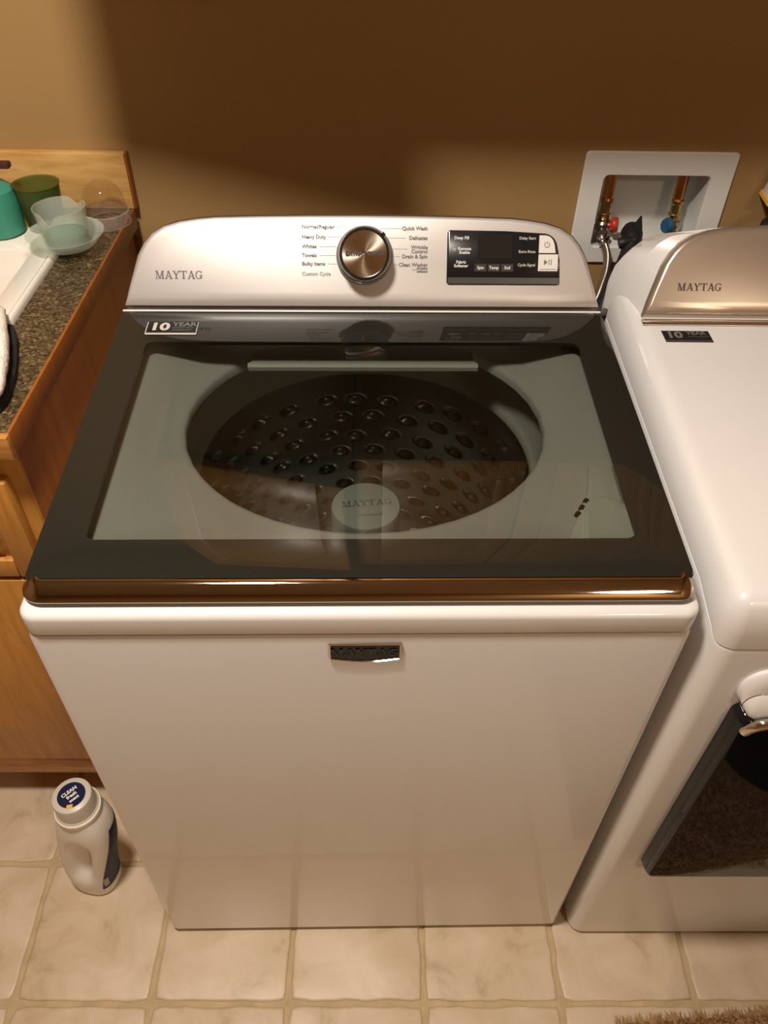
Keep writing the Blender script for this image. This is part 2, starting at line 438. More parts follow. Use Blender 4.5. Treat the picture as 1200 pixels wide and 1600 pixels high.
# ------------------------------------------------------------------ oak wall cabinets above (their shade falls on the wall)
def wall_cabinet(x0, x1, label, swing=0., hinge_left=True):
    t = empty('wall_cabinet', label, 'cabinet', (x0, WB, 1.41), 0, 'oak wall cabinets above the machines')
    wd = x1-x0; D = .304; H = .76
    # carcass as panels
    multi('body', [boxgeo(.001, .018, -D+.02, 0, 0, H, .001), boxgeo(wd-.018, wd-.001, -D+.02, 0, 0, H, .001),
                   boxgeo(.018, wd-.018, -D+.02, 0, .0, .018, .001), boxgeo(.018, wd-.018, -D+.02, 0, H-.018, H, .001),
                   boxgeo(.018, wd-.018, -.008, 0, .018, H-.018, 0), boxgeo(.018, wd-.018, -D+.03, -.01, H/2, H/2+.016, .001)], OAK_V, t)
    dw = wd-.004
    dgeo = [boxgeo(0, .055, -.02, 0, 0, H, .003), boxgeo(dw-.055, dw, -.02, 0, 0, H, .003),
            boxgeo(.055, dw-.055, -.02, 0, 0, .06, .003), boxgeo(.055, dw-.055, -.02, 0, H-.06, H, .003)]
    pgeo = boxgeo(.05, dw-.05, -.014, -.004, .055, H-.055, .006)
    R = Matrix.Translation((.002, -D+.019, 0)) @ Matrix.Rotation(-swing, 4, 'Z')
    d = multi('door', [([R @ v for v in g[0]], g[1]) for g in dgeo], OAK_V, t)
    pd('door_panel', [R @ v for v in pgeo[0]], pgeo[1], OAK_V, d)
    return t
wall_cabinet(-.420, -.033, 'oak wall cabinet with its door ajar, leftmost above the washer', rad(11.5))
wall_cabinet(-.030, .318, 'oak wall cabinet with closed door above the washer dial', 0)
wall_cabinet(.321, .669, 'oak wall cabinet with closed door above the white plumbing box', 0)
wall_cabinet(.672, 1.02, 'oak wall cabinet with closed door, rightmost above the dryer', 0)

# ------------------------------------------------------------------ washer
SL = .0695
def lidz(y): return .9333+SL*y
washer = empty('washing_machine', 'white top-load washing machine with tinted glass lid and silver dial console', 'washing machine', (0, 0, 0), .0131)
def zl(pts, f): return [Vector((x, y, f(y))) for x, y in pts]
# cabinet shell
R_ = lambda d, r: rrect(-.3490+d, .3490-d, -.0015+d, .695-d, max(r-d, .001))
loft('body', [zl(R_(.006, .012), lambda y: .010), zl(R_(.001, .012), lambda y: .012), zl(R_(0, .012), lambda y: .016), zl(R_(0, .012), lambda y: .872),
              zl(R_(.0015, .012), lambda y: .8765), zl(R_(.006, .012), lambda y: .8772)], WHITE, washer, True, False)
for sx in (-.30, .30):
    for y in (.06, .63):
        lathe('foot', [(0, -.0), (.02, 0), (.02, .006), (.012, .007), (.012, .02)], BLACKP, washer, 16, Matrix.Translation((sx, y, 0)))
# white top rim and deck with the tub opening
T_ = lambda d, r=.018: rrect(-.3500+d, .3500-d, -.0028+d, .69-d, max(r-d, .002))
topz = lambda y: .912+SL*max(y, 0)
def mixz(k): return lambda y: (.9+k*(topz(y)-.9))
inner = lambda d: rrect(-.322+d, .322-d, .052+d, .492, .02)
ell = lambda pts, a, b: [(.003+a*math.cos(t), .327+b*math.sin(t)) for t in [math.atan2((y-.30)/.2, x/.3) for x, y in pts]]
dz = lambda o: (lambda y: lidz(y)-o)
rim_loops = [zl(T_(.003), lambda y: .8805), zl(T_(.0005), lambda y: .882), zl(T_(0), lambda y: .886), zl(T_(0), mixz(.3)), zl(T_(.001), mixz(.62)), zl(T_(.004), mixz(.84)), zl(T_(.009), mixz(.96)), zl(T_(.015), mixz(1.0)),
             zl(inner(-.006), topz), zl(inner(-.001), lambda y: topz(y)-.001), zl(inner(.003), dz(.0205)),
             zl(inner(.024), dz(.0205))]
base = inner(.024)
for s, o in ((.12, .0225), (.4, .0325), (.75, .0455)):
    rim_loops.append([Vector((x*(1-s)+ex*s, y*(1-s)+ey*s, lidz(y*(1-s)+ey*s)-o)) for (x, y), (ex, ey) in zip(base, ell(base, .248, .204))])
for a, b, o in ((.244, .200, .0485), (.238, .194, .0505), (.2355, .1915, .054), (.2355, .1915, .064), (.240, .196, .068)):
    rim_loops.append([Vector((x, y, lidz(y)-o)) for x, y in ell(base, a, b)])
loft('top_deck', rim_loops, WHITE, washer, False, False, smooth=40)
washer.children[-1].data.materials[0] = WHITE
# rear water inlet bar under the lid, top shaped to slope back and look darker
loft('water_inlet', [[Vector((x, y, lidz(y)-o)) for y, o in ((.4045, .0275), (.4040, .0215), (.4065, .0190), (.410, .0190), (.440, .038), (.495, .052), (.495, .060), (.450, .056))] for x in (-.157, -.1555, .1555, .157)], DECK, washer)
# bleach dispenser in the front right corner of the deck
dsp = None
def dk(x, y, h): return Vector((x, y, lidz(y)-.0285+h))
poly = [(.222, .088), (.312, .088), (.316, .215), (.272, .215), (.262, .170)]
dsp = loft('dispenser', [[dk(x, y, 0) for x, y in poly], [dk(x, y, .006) for x, y in poly], [dk(.275+(x-.275)*.94, .15+(y-.15)*.94, .008) for x, y in poly]], DECK, washer)
scoop = []
for k in range(25):
    a = PI*k/24
    scoop.append((.277+.026*math.cos(a), .132+.026*math.sin(a)))
scoop = [(.310, .092)]+scoop+[(.243, .092)]
sc = loft('dispenser_drawer', [[dk(x, y, .0075) for x, y in scoop], [dk(x, y, .0115) for x, y in scoop], [dk(.277+(x-.277)*.86, .11+(y-.11)*.88, .0135) for x, y in scoop], [dk(.277+(x-.277)*.7, .11+(y-.11)*.75, .0125) for x, y in scoop]], DECK, dsp)
for k in range(3):
    c = Vector((.2440+.0066*k, .1340+.0100*k)); Mx = Matrix.Translation(dk(c.x, c.y, .0085)) @ Matrix.Rotation(rad(-40), 4, 'Z')
    box('slot', -.0026, .0026, -.0036, .0036, -.004, .0012, DARKGAP, dsp, .0006, 1, Mx)
# dark gap wall, balance ring, drum
DC = Vector((.003, .362, 0))
TR = Matrix.Translation(DC)
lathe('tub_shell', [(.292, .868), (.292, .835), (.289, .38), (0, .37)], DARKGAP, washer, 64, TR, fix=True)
lathe('balance_ring', [(.262, .795), (.263, .852), (.260, .858), (.254, .860), (.2475, .857), (.2455, .850), (.243, .824), (.2385, .8165), (.2355, .812), (.2355, .804), (.240, .798), (.252, .795)], RING, washer, 96, TR, fix=True)
# drum wall with pressed dimples
NT, NZ = 420, 130
z0, z1, RD = .40, .80, .252
dims = []
row = 0; zz = .43
while zz < .765:
    n = 27
    for k in range(n):
        dims.append((2*PI*(k+.5*(row % 2))/n+random.uniform(-.025, .025), zz+random.uniform(-.004, .004)))
    zz += .0385; row += 1
hgt = [[0.]*NT for _ in range(NZ+1)]
for a, z in dims:
    ci = int(a/(2*PI)*NT); cj = int((z-z0)/(z1-z0)*NZ)
    for di in range(-9, 10):
        for dj in range(-6, 7):
            i = (ci+di) % NT; j = cj+dj
            if not 0 <= j <= NZ: continue
            aa = 2*PI*i/NT; da = (aa-a+PI) % (2*PI)-PI
            u = da*RD/.0130; v = (z0+(z1-z0)*j/NZ-z)/.0074
            q = u*u+v*v
            hgt[j][i] += .0110*math.exp(-q*1.15) - .0010*math.exp(-((math.sqrt(q)-1.4)/.35)**2)
loops = []
for j in range(NZ+1):
    z = z0+(z1-z0)*j/NZ
    bulge = .0
    loops.append([DC+Vector(((RD+bulge+hgt[j][i])*math.cos(2*PI*i/NT), (RD+bulge+hgt[j][i])*math.sin(2*PI*i/NT), z)) for i in range(NT)])
loft('drum', loops, STEEL, washer, True, False, smooth=80)
# agitator
ag = lathe('agitator', [(.19, .402), (.185, .43), (.12, .452), (.075, .48), (.058, .54), (.0535, .62), (.0520, .700)], AGIT, washer, 64, TR)
lathe('agitator_cap', [(.0520, .700), (.0530, .701), (.0530, .716), (.0515, .7205), (.048, .722), (0, .7225)], AGIT, ag, 64, TR)
for k in range(4):
    Mx = TR @ Matrix.Rotation(k*PI/2+.4, 4, 'Z')
    pd('fin', *(lambda L: ([Mx @ Vector(p) for p in L[0]], L[1]))(loftgeo([[(.05, -.006, .5), (.05, .006, .5), (.05, .006, .405), (.05, -.006, .405)], [(.12, -.005, .47), (.12, .005, .47), (.12, .005, .405), (.12, -.005, .405)], [(.19, -.003, .43), (.19, .003, .43), (.19, .003, .405), (.19, -.003, .405)]])), AGIT, ag)
Mx = plane_mtx((.005, .366, .7229), (math.cos(.10), math.sin(.10), 0), (-math.sin(.10), math.cos(.10), 0))
pd('lettering', *serif('MAYTAG', .0125, Mx), FAINT, ag, 0, fix=False)
text('lettering', 'commercial', .008, plane_mtx((.010, .340, .7229), (1, .1, 0), (-.1, 1, 0)), FAINT, ag, 'CENTER')

# lid: black-bordered frame with a clear window, smoked chrome front edge
lid = loft('lid_frame', [zl(rrect(-.3435+d, .3435-d, .027+d, .502-d, .010), dz(o)) for d, o in ((.004, .0145), (0, .012), (0, .003), (.0015, .0006), (.004, 0))]
           + [zl(rrect(-.2945, .2945, .079, .430, .012), dz(o)) for o in (0, .005)] + [zl(rrect(-.300, .300, .0735, .4355, .014), dz(.0055))] + [zl(rrect(-.3395, .3395, .031, .498, .006), dz(.0145))], BLACKG, washer, False, False)
loft('lid_window', [zl(rrect(-.2945, .2945, .079, .430, .012), dz(o)) for o in (.0045, .0003)], GLASS, lid, True, True, smooth=30)
prof = [(.0185, .0006), (.0175, .0004), (.014, .0008), (.0105, .0030), (.0055, .0082), (.0018, .0122), (.0002, .0150), (.0006, .0175), (.003, .0190), (.010, .0195), (.022, .0195)]
def frontpath(d):
    r = .024-d; x = .3480; y0 = .0080; pts = [(-x+d, .0325)]
    pts += [(-x+.024-r*math.cos(rad(a)), y0+.024-r*math.sin(rad(a))) for a in range(0, 91, 9)]
    pts += [(-x+.024+(2*x-.048)*k/20, y0+d) for k in range(1, 20)]
    pts += [(x-.024+r*math.sin(rad(a)), y0+.024-r*math.cos(rad(a))) for a in range(0, 91, 9)]
    return pts+[(x-d, .033)]
tr = [[Vector((x, y, lidz(.03)-h+.0005+(SL*(y-.03) if y > .03 else 0))) for x, y in frontpath(d)] for d, h in prof]
loft('lid_handle_trim', tr, BRONZE, lid, False, False, closed=False, smooth=60)
# printed marks on the lid rear border
LM = lambda x, y: plane_mtx((x, y, lidz(y)+.0006), (1, 0, 0), (0, 1, SL))
stk = pd('warranty_sticker', [(LM(0, 0).to_3x3() @ Vector((0, 0, 0)))+Vector((x, y, lidz(y)+h)) for h in (.0001, .0007) for x, y in ((-.3005, .4455), (-.2295, .4455), (-.2305, .4765), (-.2995, .4765))],
         [(0, 1, 5, 4), (1, 2, 6, 5), (2, 3, 7, 6), (3, 0, 4, 7), (4, 5, 6, 7)], BLACK, washer, 0)
def rectm(x0, x1, y0, y1, mtx, h=0.): return ([mtx @ Vector(q) for q in ((x0, y0, h), (x1, y0, h), (x1, y1, h), (x0, y1, h))], [(0, 1, 2, 3)])
LM2 = plane_mtx((-.265, .461, lidz(.461)+.0009), (1, 0, 0), (0, 1, SL))
SLV = mat('silver_print', (.50, .47, .42), rough=.45)
multi('sticker_border', [rectm(-.0355, .0355, -.0155, -.0115, LM2), rectm(-.0355, -.0343, -.0155, .014, LM2), rectm(.0340, .0350, -.0155, .014, LM2)], SLV, stk, 0, False)
text('lettering', '10', .024, LM2 @ Matrix.Translation((-.031, .0025, 0)), SLV, stk, 'LEFT', .0009, 1.15)
text('lettering', 'YEAR', .0125, LM2 @ Matrix.Translation((.000, .0085, 0)), GREYTXT, stk, 'LEFT', .0003, 1.1)
text('lettering', 'LIMITED PARTS', .0042, LM2 @ Matrix.Translation((.001, .001, 0)), GREYTXT, stk)
text('lettering', 'WARRANTY', .0048, LM2 @ Matrix.Translation((.001, -.0045, 0)), GREYTXT, stk)
text('lid_lettering', '\u2022  LID LOCK', .0065, LM(-.010, .4835), GREYTXT, lid, 'LEFT')

# console
tl = rad(30); CB = Vector((0, .506, .968)); CU = Vector((0, math.sin(tl), math.cos(tl))); CN = Vector((0, -math.cos(tl), math.sin(tl)))
half = [(.344, 0.), (.3405, .010), (.336, .0261), (.3288, .048), (.3203, .0737), (.3104, .0915), (.2988, .1050), (.2822, .1156), (.2596, .1226), (.2350, .1266), (.2107, .1290), (.150, .1308), (.075, .1320)]
def outline(): return [(-x, s) for x, s in half] + [(0, .1324)] + [(x, s) for x, s in half[::-1]] + [(x, 0) for x in (.22, .11, 0, -.11, -.22)]
OUT = outline()
def shrink(x, s): return (x*.9655, .0175+s*(.1235-.0175)/.1324)
def cp(x, s, h, B=CB): return Vector((x, 0, 0))+B+CU*s+CN*h
def console_loops(cx=0., B=CB, back=.18):
    INN = [shrink(x, s) for x, s in OUT]
    L = [[cp(x, s, 0, B) for x, s in INN]]
    for t, h in ((.3, -.0006), (.6, -.0028), (.85, -.0068), (1., -.0125)):
        L.append([cp(a*(1-t)+c*t, b*(1-t)+d*t, h, B) for (a, b), (c, d) in zip(INN, OUT)])
    return L
L = console_loops()
L2 = [L[-1]]
for by, sc_ in ((.012, 1.0), (.05, 1.01), (back_ := .175, 1.0)):
    L2.append([Vector((p.x, min(p.y+by, .692), p.z-by*.62*min(1, max(0, (p.z-.95)/.10)))) for p in L[-1]])
con = loft('console', L2, mat('console_back_shell', (.30, .25, .21), rough=.35, metal=.5), washer, False, True)
face = loft('console_face', L[:3], SILVER, con, True, False)
loft('console_rim', L[2:], EDGE, con, False, False)  # rolled silver edge with the dark wall reflection painted in
# thin bright trim line under the console
box('console_trim', -.3420, .3420, .5030, .5070, .9672, .9690, WHITE_P, con, .0008)
CM = plane_mtx(CB, (1, 0, 0), CU)
def ct(x, s, h=.0005): return CM @ Matrix.Translation((x, s, h))
pd('lettering', *serif('MAYTAG', .0108, ct(-.2595, .0487)), GREYTXT, con, 0, fix=False)
for body, x, s in (('Normal/Regular', -.0855, .1137), ('Heavy Duty', -.0858, .1003), ('Whites', -.0860, .0876), ('Towels', -.0862, .0757), ('Bulky Items', -.0864, .0643), ('Custom Cycle', -.0866, .0507)):
    text('cycle_label', body, .0070, ct(x, s), GREYTXT if s > .06 else FAINT, con, 'LEFT', .0002)
for body, x, s in (('Quick Wash', .0905, .1122), ('Delicates', .0906, .0995), ('Wrinkle', .0908, .0872), ('Control', .0908, .0815), ('Drain & Spin', .0910, .0747), ('Clean Washer', .0912, .0635)):
    text('cycle_label', body, .0070, ct(x, s), GREYTXT, con, 'RIGHT', .0002)
text('cycle_label', 'with', .0042, ct(.076, .0572), FAINT, con, 'RIGHT')
af = multi('cleaner_mark', [rectm(-.0075, .0075, -.0034, .0034, ct(.0835, .0566, .0004))], GREYTXT, con, 0, False)
text('mark_lettering', 'affresh', .0054, ct(.0835, .0566, .0006), SILVER, af, 'CENTER', .0001)
lines = []
for s, xa, xb, xe in ((.1137, -.042, -.020, -.006), (.1003, -.050, -.030, 0), (.0876, -.062, -.037, 0), (.0757, -.062, -.039, 0), (.0643, -.050, -.037, 0)):
    lines.append(rectm(xa, xb, s-.00022, s+.00022, ct(0, 0, .0004)))
for s, xa, xb in ((.1122, .022, .055), (.0995, .034, .060), (.0850, .040, .063), (.0747, .042, .052), (.0635, .041, .050)):
    lines.append(rectm(xa, xb, s-.00022, s+.00022, ct(0, 0, .0004)))
for g in lines: pd('pointer_line', g[0], g[1], FAINT, con, 0, False)
# dial
DM = ct(.0020, .0757, 0)
dial = lathe('dial', [(.0400, 0), (.0400, .004), (.0385, .007), (.0365, .0085), (.0365, .012), (.0355, .026), (.0345, .030)], mat('dial_grey_skirt', (.34, .34, .33), rough=.25, metal=.6), con, 64, DM)
lathe('dial_bezel', [(.0345, .030), (.0347, .0325), (.0335, .0345), (.0312, .0345), (.0305, .0330)], mat('dial_dark_bezel', (.10, .095, .09), rough=.15, metal=.9), dial, 64, DM)
def _brushed():
    m = mat('spun_metal', (.66, .57, .49), rough=.20, metal=1.)
    nt = m.node_tree; b = nt.nodes['Principled BSDF']; b.inputs['Anisotropic'].default_value = .9
    tg = nt.nodes.new('ShaderNodeTangent'); tg.direction_type = 'RADIAL'; tg.axis = 'Z'
    nt.links.new(tg.outputs[0], b.inputs['Tangent'])
    return m
dface = bpy.data.meshes.new('dial_face')
V, Fs = lathegeo([(.0306, .0332), (.024, .0336), (.012, .0338), (.0005, .0339)], 64, None, False, True)
dface.from_pydata(V, [], Fs)
bm = bmesh.new(); bm.from_mesh(dface); bmesh.ops.recalc_face_normals(bm, faces=bm.faces); bm.to_mesh(dface); bm.free()
df = link('dial_face', dface, _brushed(), dial, 35); df.matrix_local = DM
box('pointer', -.003, .003, .0335, .0385, .024, .034, BLACK, dial, .001, 2, DM @ Matrix.Rotation(rad(-45), 4, 'Z'))
text('dial_lettering', 'EXTRA POWER', .0078, DM @ Matrix.Translation((0, 0, .0352)), mat('dark_print', (.05, .045, .04), rough=.6), dial, 'CENTER', .00035, .98)
# display panel
def dpo(e): # rounded panel, big corner at upper right
    x0, x1, s0, s1 = .1185+e, .2800-e, .0368+e, .1104-e
    P_ = [(x0+.003, s0), (x1-.003, s0), (x1, s0+.003)]
    P_ += [(.2785-e, .070), (.2755-e, .085)]
    P_ += [(.2535+(.021-e)*math.cos(rad(a)), .0862+(.0205-e)*math.sin(rad(a))) for a in range(10, 91, 10)]
    P_ += [(.20, .1095-e), (x0+.003, s1), (x0, s1-.003), (x0, s0+.003)]
    return P_
disp = loft('display_panel', [[ct(0, 0, h) @ Vector((x, s, 0)) for x, s in dpo(e)] for e, h in ((0, -.001), (0, .0012), (.0008, .0018))], BLACK, con)
def dbox(name, x0, x1, s0, s1, h0, h1, m, par, bev=.0006): return box(name, x0, x1, s0, s1, h0, h1, m, par, bev, 1, CM)
dbox('display_base_strip', .1195, .2795, .0378, .0470, .001, .0023, DKGREY, disp)
dbox('screen', .1615, .2105, .0722, .1055, .001, .0022, SCREEN, disp)
for k, nm in enumerate(('Spin', 'Temp', 'Soil')):
    kb = dbox('key', .1575+.0190*k, .1750+.0190*k, .0545, .0655, .001, .0026, KEY, disp)
    text('key_lettering', nm, .0058, ct(.1662+.0190*k, .0600, .0030), WHITETXT, disp, 'CENTER', .0001)
kp = loft('power_key', [[ct(0, 0, h) @ Vector((x, s, 0)) for x, s in [(.2480+e, .0800+e), (.2722-e, .0800+e), (.2705-e, .0900)] + [(.2560+(.0142-e)*math.cos(rad(a)), .0890+(.0150-e)*math.sin(rad(a))) for a in range(15, 91, 15)] + [(.2480+e, .1040-e)]] for e, h in ((0, .001), (0, .0028), (.0006, .0034))], WKEY, disp)
dbox('start_key', .2480, .2760, .0555, .0785, .001, .0034, WKEY, disp)
def arcgeo(cx, cs, r, a0, a1, wd, h, n=14):
    V = []; Fs = []
    for k in range(n+1):
        a = rad(a0+(a1-a0)*k/n)
        for rr in (r-wd/2, r+wd/2): V.append(ct(cx+rr*math.cos(a), cs+rr*math.sin(a), h) @ Vector((0, 0, 0)))
    for k in range(n): Fs.append((2*k, 2*k+1, 2*k+3, 2*k+2))
    return V, Fs
multi('power_symbol', [arcgeo(.2592, .0915, .0036, 120, 420, .0009, .0037), rectm(-.00045, .00045, -.0002, .0042, ct(.2592, .0918, .0037))], GREYTXT, disp, 0, False)
multi('start_symbol', [([ct(0, 0, .0037) @ Vector(q) for q in ((.2560, .0640, 0), (.2560, .0715, 0), (.2612, .0678, 0))], [(0, 1, 2)]), rectm(.2628, .2638, .0640, .0715, ct(0, 0, .0037)), rectm(.2658, .2668, .0640, .0715, ct(0, 0, .0037)), rectm(.2505, .2735, .0580, .0587, ct(0, 0, .0037))], GREYTXT, disp, 0, False)
for body, x, s in (('Deep Fill', .1385, .1000), ('Remote', .1430, .0855), ('Enable', .1430, .0805), ('Fabric', .1385, .0675), ('Softener', .1385, .0625), ('Delay Start', .2315, .1000), ('Extra Rinse', .2315, .0820), ('Cycle Signal', .2315, .0640)):
    text('option_label', body, .0058 if x < .2 else .0052, ct(x, s, .0021), WHITETXT if x < .2 else SLV, disp, 'CENTER', .00012)
multi('wireless_symbol', [arcgeo(.1285, .0815, r, 50, 130, .0008, .0021, 6) for r in (.0016, .0030, .0044)], SLV, disp, 0, False)

# front badge
BM = plane_mtx((.0025, -.0005, .8515), (1, 0, 0), (0, 0, 1))
def bo(e):
    return [(-.0385+e, -.0140+e)] + [(-.0385+e+(.077-2*e)*k/10, -.0140+e-.0045*math.sin(PI*k/10)) for k in range(1, 10)] + [(.0385-e, -.0140+e), (.0385-e, .0150-e), (-.0385+e, .0150-e)]
badge = loft('badge', [[BM @ Vector((x, z, h)) for x, z in bo(e)] for e, h in ((0, 0), (0, .0035), (.0009, .0042), (.0018, .0042), (.0022, .0030))], CHROME, washer, True, False)
bp = loft('badge_plate', [[BM @ Vector((x, z, h)) for x, z in bo(.0022)] for h in (.0015, .0028)], mat('navy_black_badge', (.010, .011, .018), rough=.25), badge)
pd('badge_lettering', *serif('MAYTAG', .0118, BM @ Matrix.Translation((0, -.0002, .0028)), .0010), mat('badge_letter', (.030, .032, .045), rough=.2), badge, 0)

# ------------------------------------------------------------------ dryer
DX0, DX1 = .3695, 1.068
dryer = empty('clothes_dryer', 'white clothes dryer with champagne console and dark glass door', 'dryer', (.72, 0, 0))
def D(x, y, z): return Vector((x-.72, y, z))
def dl(pts, f): return [D(x, y, f(y)) for x, y in pts]
DR = lambda d, r=.024: rrect(DX0+d, DX1-d, -.009+d, .605-d, max(r-d, .002), 10, 10)
seam = lambda y: .864+(.024*min(max(y, 0)/.03, 1))+.052*max(y-.03, 0)
# front with door pocket: body loops from bottom to seam, front face handled as a grid with a hole
loft('body', [dl(DR(.006), lambda y: .009), dl(DR(.001), lambda y: .010), dl(DR(0), lambda y: .016), dl(DR(0), lambda y: seam(y)-.006),
              dl(DR(.001), lambda y: seam(y)-.001), dl(DR(.006), lambda y: seam(y))], WHITE, dryer, True, True)
def dtop(d, zf): return [D(x, y, zf(y)) for x, y in DR(d)]
tz = lambda y: .9335+.066*max(y, 0)
loft('top', [dtop(.004, lambda y: seam(y)+.0005), dtop(.0005, lambda y: seam(y)+.002), dtop(.0005, lambda y: seam(y)*.65+tz(y)*.35), dtop(.003, lambda y: seam(y)*.40+tz(y)*.60),
             dtop(.008, lambda y: seam(y)*.18+tz(y)*.82), dtop(.015, lambda y: seam(y)*.05+tz(y)*.95), dtop(.024, lambda y: tz(y)-.0005), dtop(.032, tz)], WHITE, dryer, True, True, smooth=60)
# console: same shape as the washer's, plus white end housing
DB = Vector((.735-.72, .492, .9675))
Ld = [[p+Vector((.015, 0, 0)) for p in q] for q in console_loops(B=Vector((0, .492, .9675)))]
dcon = loft('console', Ld, CHAMP, dryer, True, False, smooth=60)
hb = [(.352, .925), (.352, .935), (.352, .95), (.352, .975), (.351, 1.0), (.345, 1.02), (.338, 1.036), (.329, 1.050), (.322, 1.057), (.310, 1.062), (.29, 1.064), (.19, 1.064), (.1, 1.064)]
HB = [(-x, z) for x, z in hb]+[(0, 1.064)]+[(x, z) for x, z in hb[::-1]]+[(x, .925) for x in (.22, .11, 0, -.11, -.22)]
HB = [Vector((x-.001, .602-.040*max(0, min(1, (z-.98)/.08)), z)) for x, z in HB]
Lh = [Ld[-1], [a*.55+b*.45 for a, b in zip(Ld[-1], HB)], HB, [Vector((p.x, p.y+.004, p.z-.012)) for p in HB], [Vector((p.x*.99, .612, min(p.z-.02, .94))) for p in HB]]
loft('console_housing', Lh, WHITE, dryer, False, True)
box('console_trim', .015-.345, .015+.345, .4785, .4925, .9655, .9685, CHROME, dcon, .001)
DCM = plane_mtx(Vector((.015, .492, .9675)), (1, 0, 0), CU)
pd('lettering', *serif('MAYTAG', .0102, DCM @ Matrix.Translation((-.2655, .0450, .0006))), mat('brown_print', (.09, .06, .045), rough=.6), dcon, 0, fix=False)
# sticker
def stz(x, y, h): return D(x, y, tz(y)+h)
ds = pd('warranty_sticker', [stz(x, y, h) for h in (.0001, .0008) for x, y in ((.4135, .4395), (.4795, .4395), (.4785, .4655), (.4125, .4655))],
        [(0, 1, 5, 4), (1, 2, 6, 5), (2, 3, 7, 6), (3, 0, 4, 7), (4, 5, 6, 7)], BLACK, dryer, 0)
SM = plane_mtx(D(.446, .4525, tz(.4525)+.001), (1, 0, 0), (0, 1, .066))
multi('sticker_border', [rectm(-.0325, .0325, -.0125, -.0095, SM)], DKGREY, ds, 0, False)
text('lettering', '10', .020, SM @ Matrix.Translation((-.029, .0025, 0)), DIMTXT, ds, 'LEFT', .0009, 1.15)
text('lettering', 'YEAR', .0105, SM @ Matrix.Translation((.000, .0070, 0)), DIMTXT, ds, 'LEFT', .0003, 1.1)
text('lettering', 'LIMITED WARRANTY', .0032, SM @ Matrix.Translation((.001, -.001, 0)), DIMTXT, ds)
# door: white raised surround, hand pocket, dark glass, chrome pull
YD = -.009
door = empty('door', '', ''); del door['label']; del door['category']; door.parent = dryer
def fr(x0, x1, z0, z1, r, y): return [D(x, y, z) for x, z in rrect(x0, x1, z0, z1, r, 8, 8)]
Z0 = .7645
loft('door_frame', [fr(.4175, 1.020, Z0, .832, .032, YD+.0005), fr(.4175, 1.020, Z0, .832, .032, YD-.004), fr(.4195, 1.018, Z0, .829, .031, YD-.0075), fr(.4215, 1.016, Z0, .812, .024, YD-.0110), fr(.4225, 1.015, Z0, .803, .020, YD-.0125),
                     fr(.4235, 1.014, Z0, .801, .019, YD-.0095), fr(.4245, 1.013, Z0, .799, .018, YD-.0125), fr(.430, 1.008, Z0, .784, .0095, YD-.019), fr(.437, 1.001, Z0, .776, .0055, YD-.022)], WHITE, door, False, True)
loft('door_glass', [fr(.4225, 1.014, .322, .768, .012, YD-.0005), fr(.4235, 1.013, .3225, .7675, .012, YD-.012), fr(.4260, 1.010, .324, .766, .012, YD-.0215), fr(.4285, 1.008, .326, .764, .010, YD-.0240), fr(.432, 1.004, .329, .761, .010, YD-.0245)], DOORGLASS, door, False, True)
pts = [D(.433, YD-.022, .735), D(.436, YD-.026, .754), D(.447, YD-.029, .767), D(.480, YD-.030, .773), D(.55, YD-.030, .7745), D(.72, YD-.030, .775), D(.96, YD-.030, .773), D(.985, YD-.028, .765), D(.992, YD-.022, .735)]
tube('door_pull', smoothpath(pts, 6), lambda t: .0065 if .06 < t < .94 else .0065*max(.25, min(t, 1-t)/.06), CHROME, door, 12)
for x in (.42, 1.02):
    for y in (.06, .60):
        lathe('foot', [(0, 0), (.02, 0), (.02, .006), (.012, .007), (.012, .02)], BLACKP, dryer, 16, Matrix.Translation(D(x, y, 0)))

# ------------------------------------------------------------------ plumbing box in the wall
ob = empty('washer_outlet_box', 'white recessed plumbing box with copper pipes in the tan wall', 'outlet box', (.514, WB, .95))
def O(x, y, z): return Vector((x-.514, y-WB, z-.95))
def ofr(x0, x1, z0, z1, r, y): return [O(x, y, z) for x, z in rrect(x0, x1, z0, z1, r, 6, 6)]
loft('box_frame', [ofr(.379, .651, .846, 1.052, .008, WB-.0005), ofr(.379, .651, .846, 1.052, .008, WB-.004), ofr(.381, .649, .848, 1.050, .007, WB-.006), ofr(.4175, .6125, .876, 1.0125, .010, WB-.006), ofr(.4195, .6105, .878, 1.0105, .009, WB-.003), ofr(.4195, .6105, .878, 1.0105, .009, WB+.004)], WHITE_P, ob, False, False)
loft('box_recess', [ofr(.4185, .6115, .8775, 1.0115, .009, WB+.002), ofr(.4225, .6075, .881, 1.008, .008, WB+.085)], WHITE_P, ob, False, True)
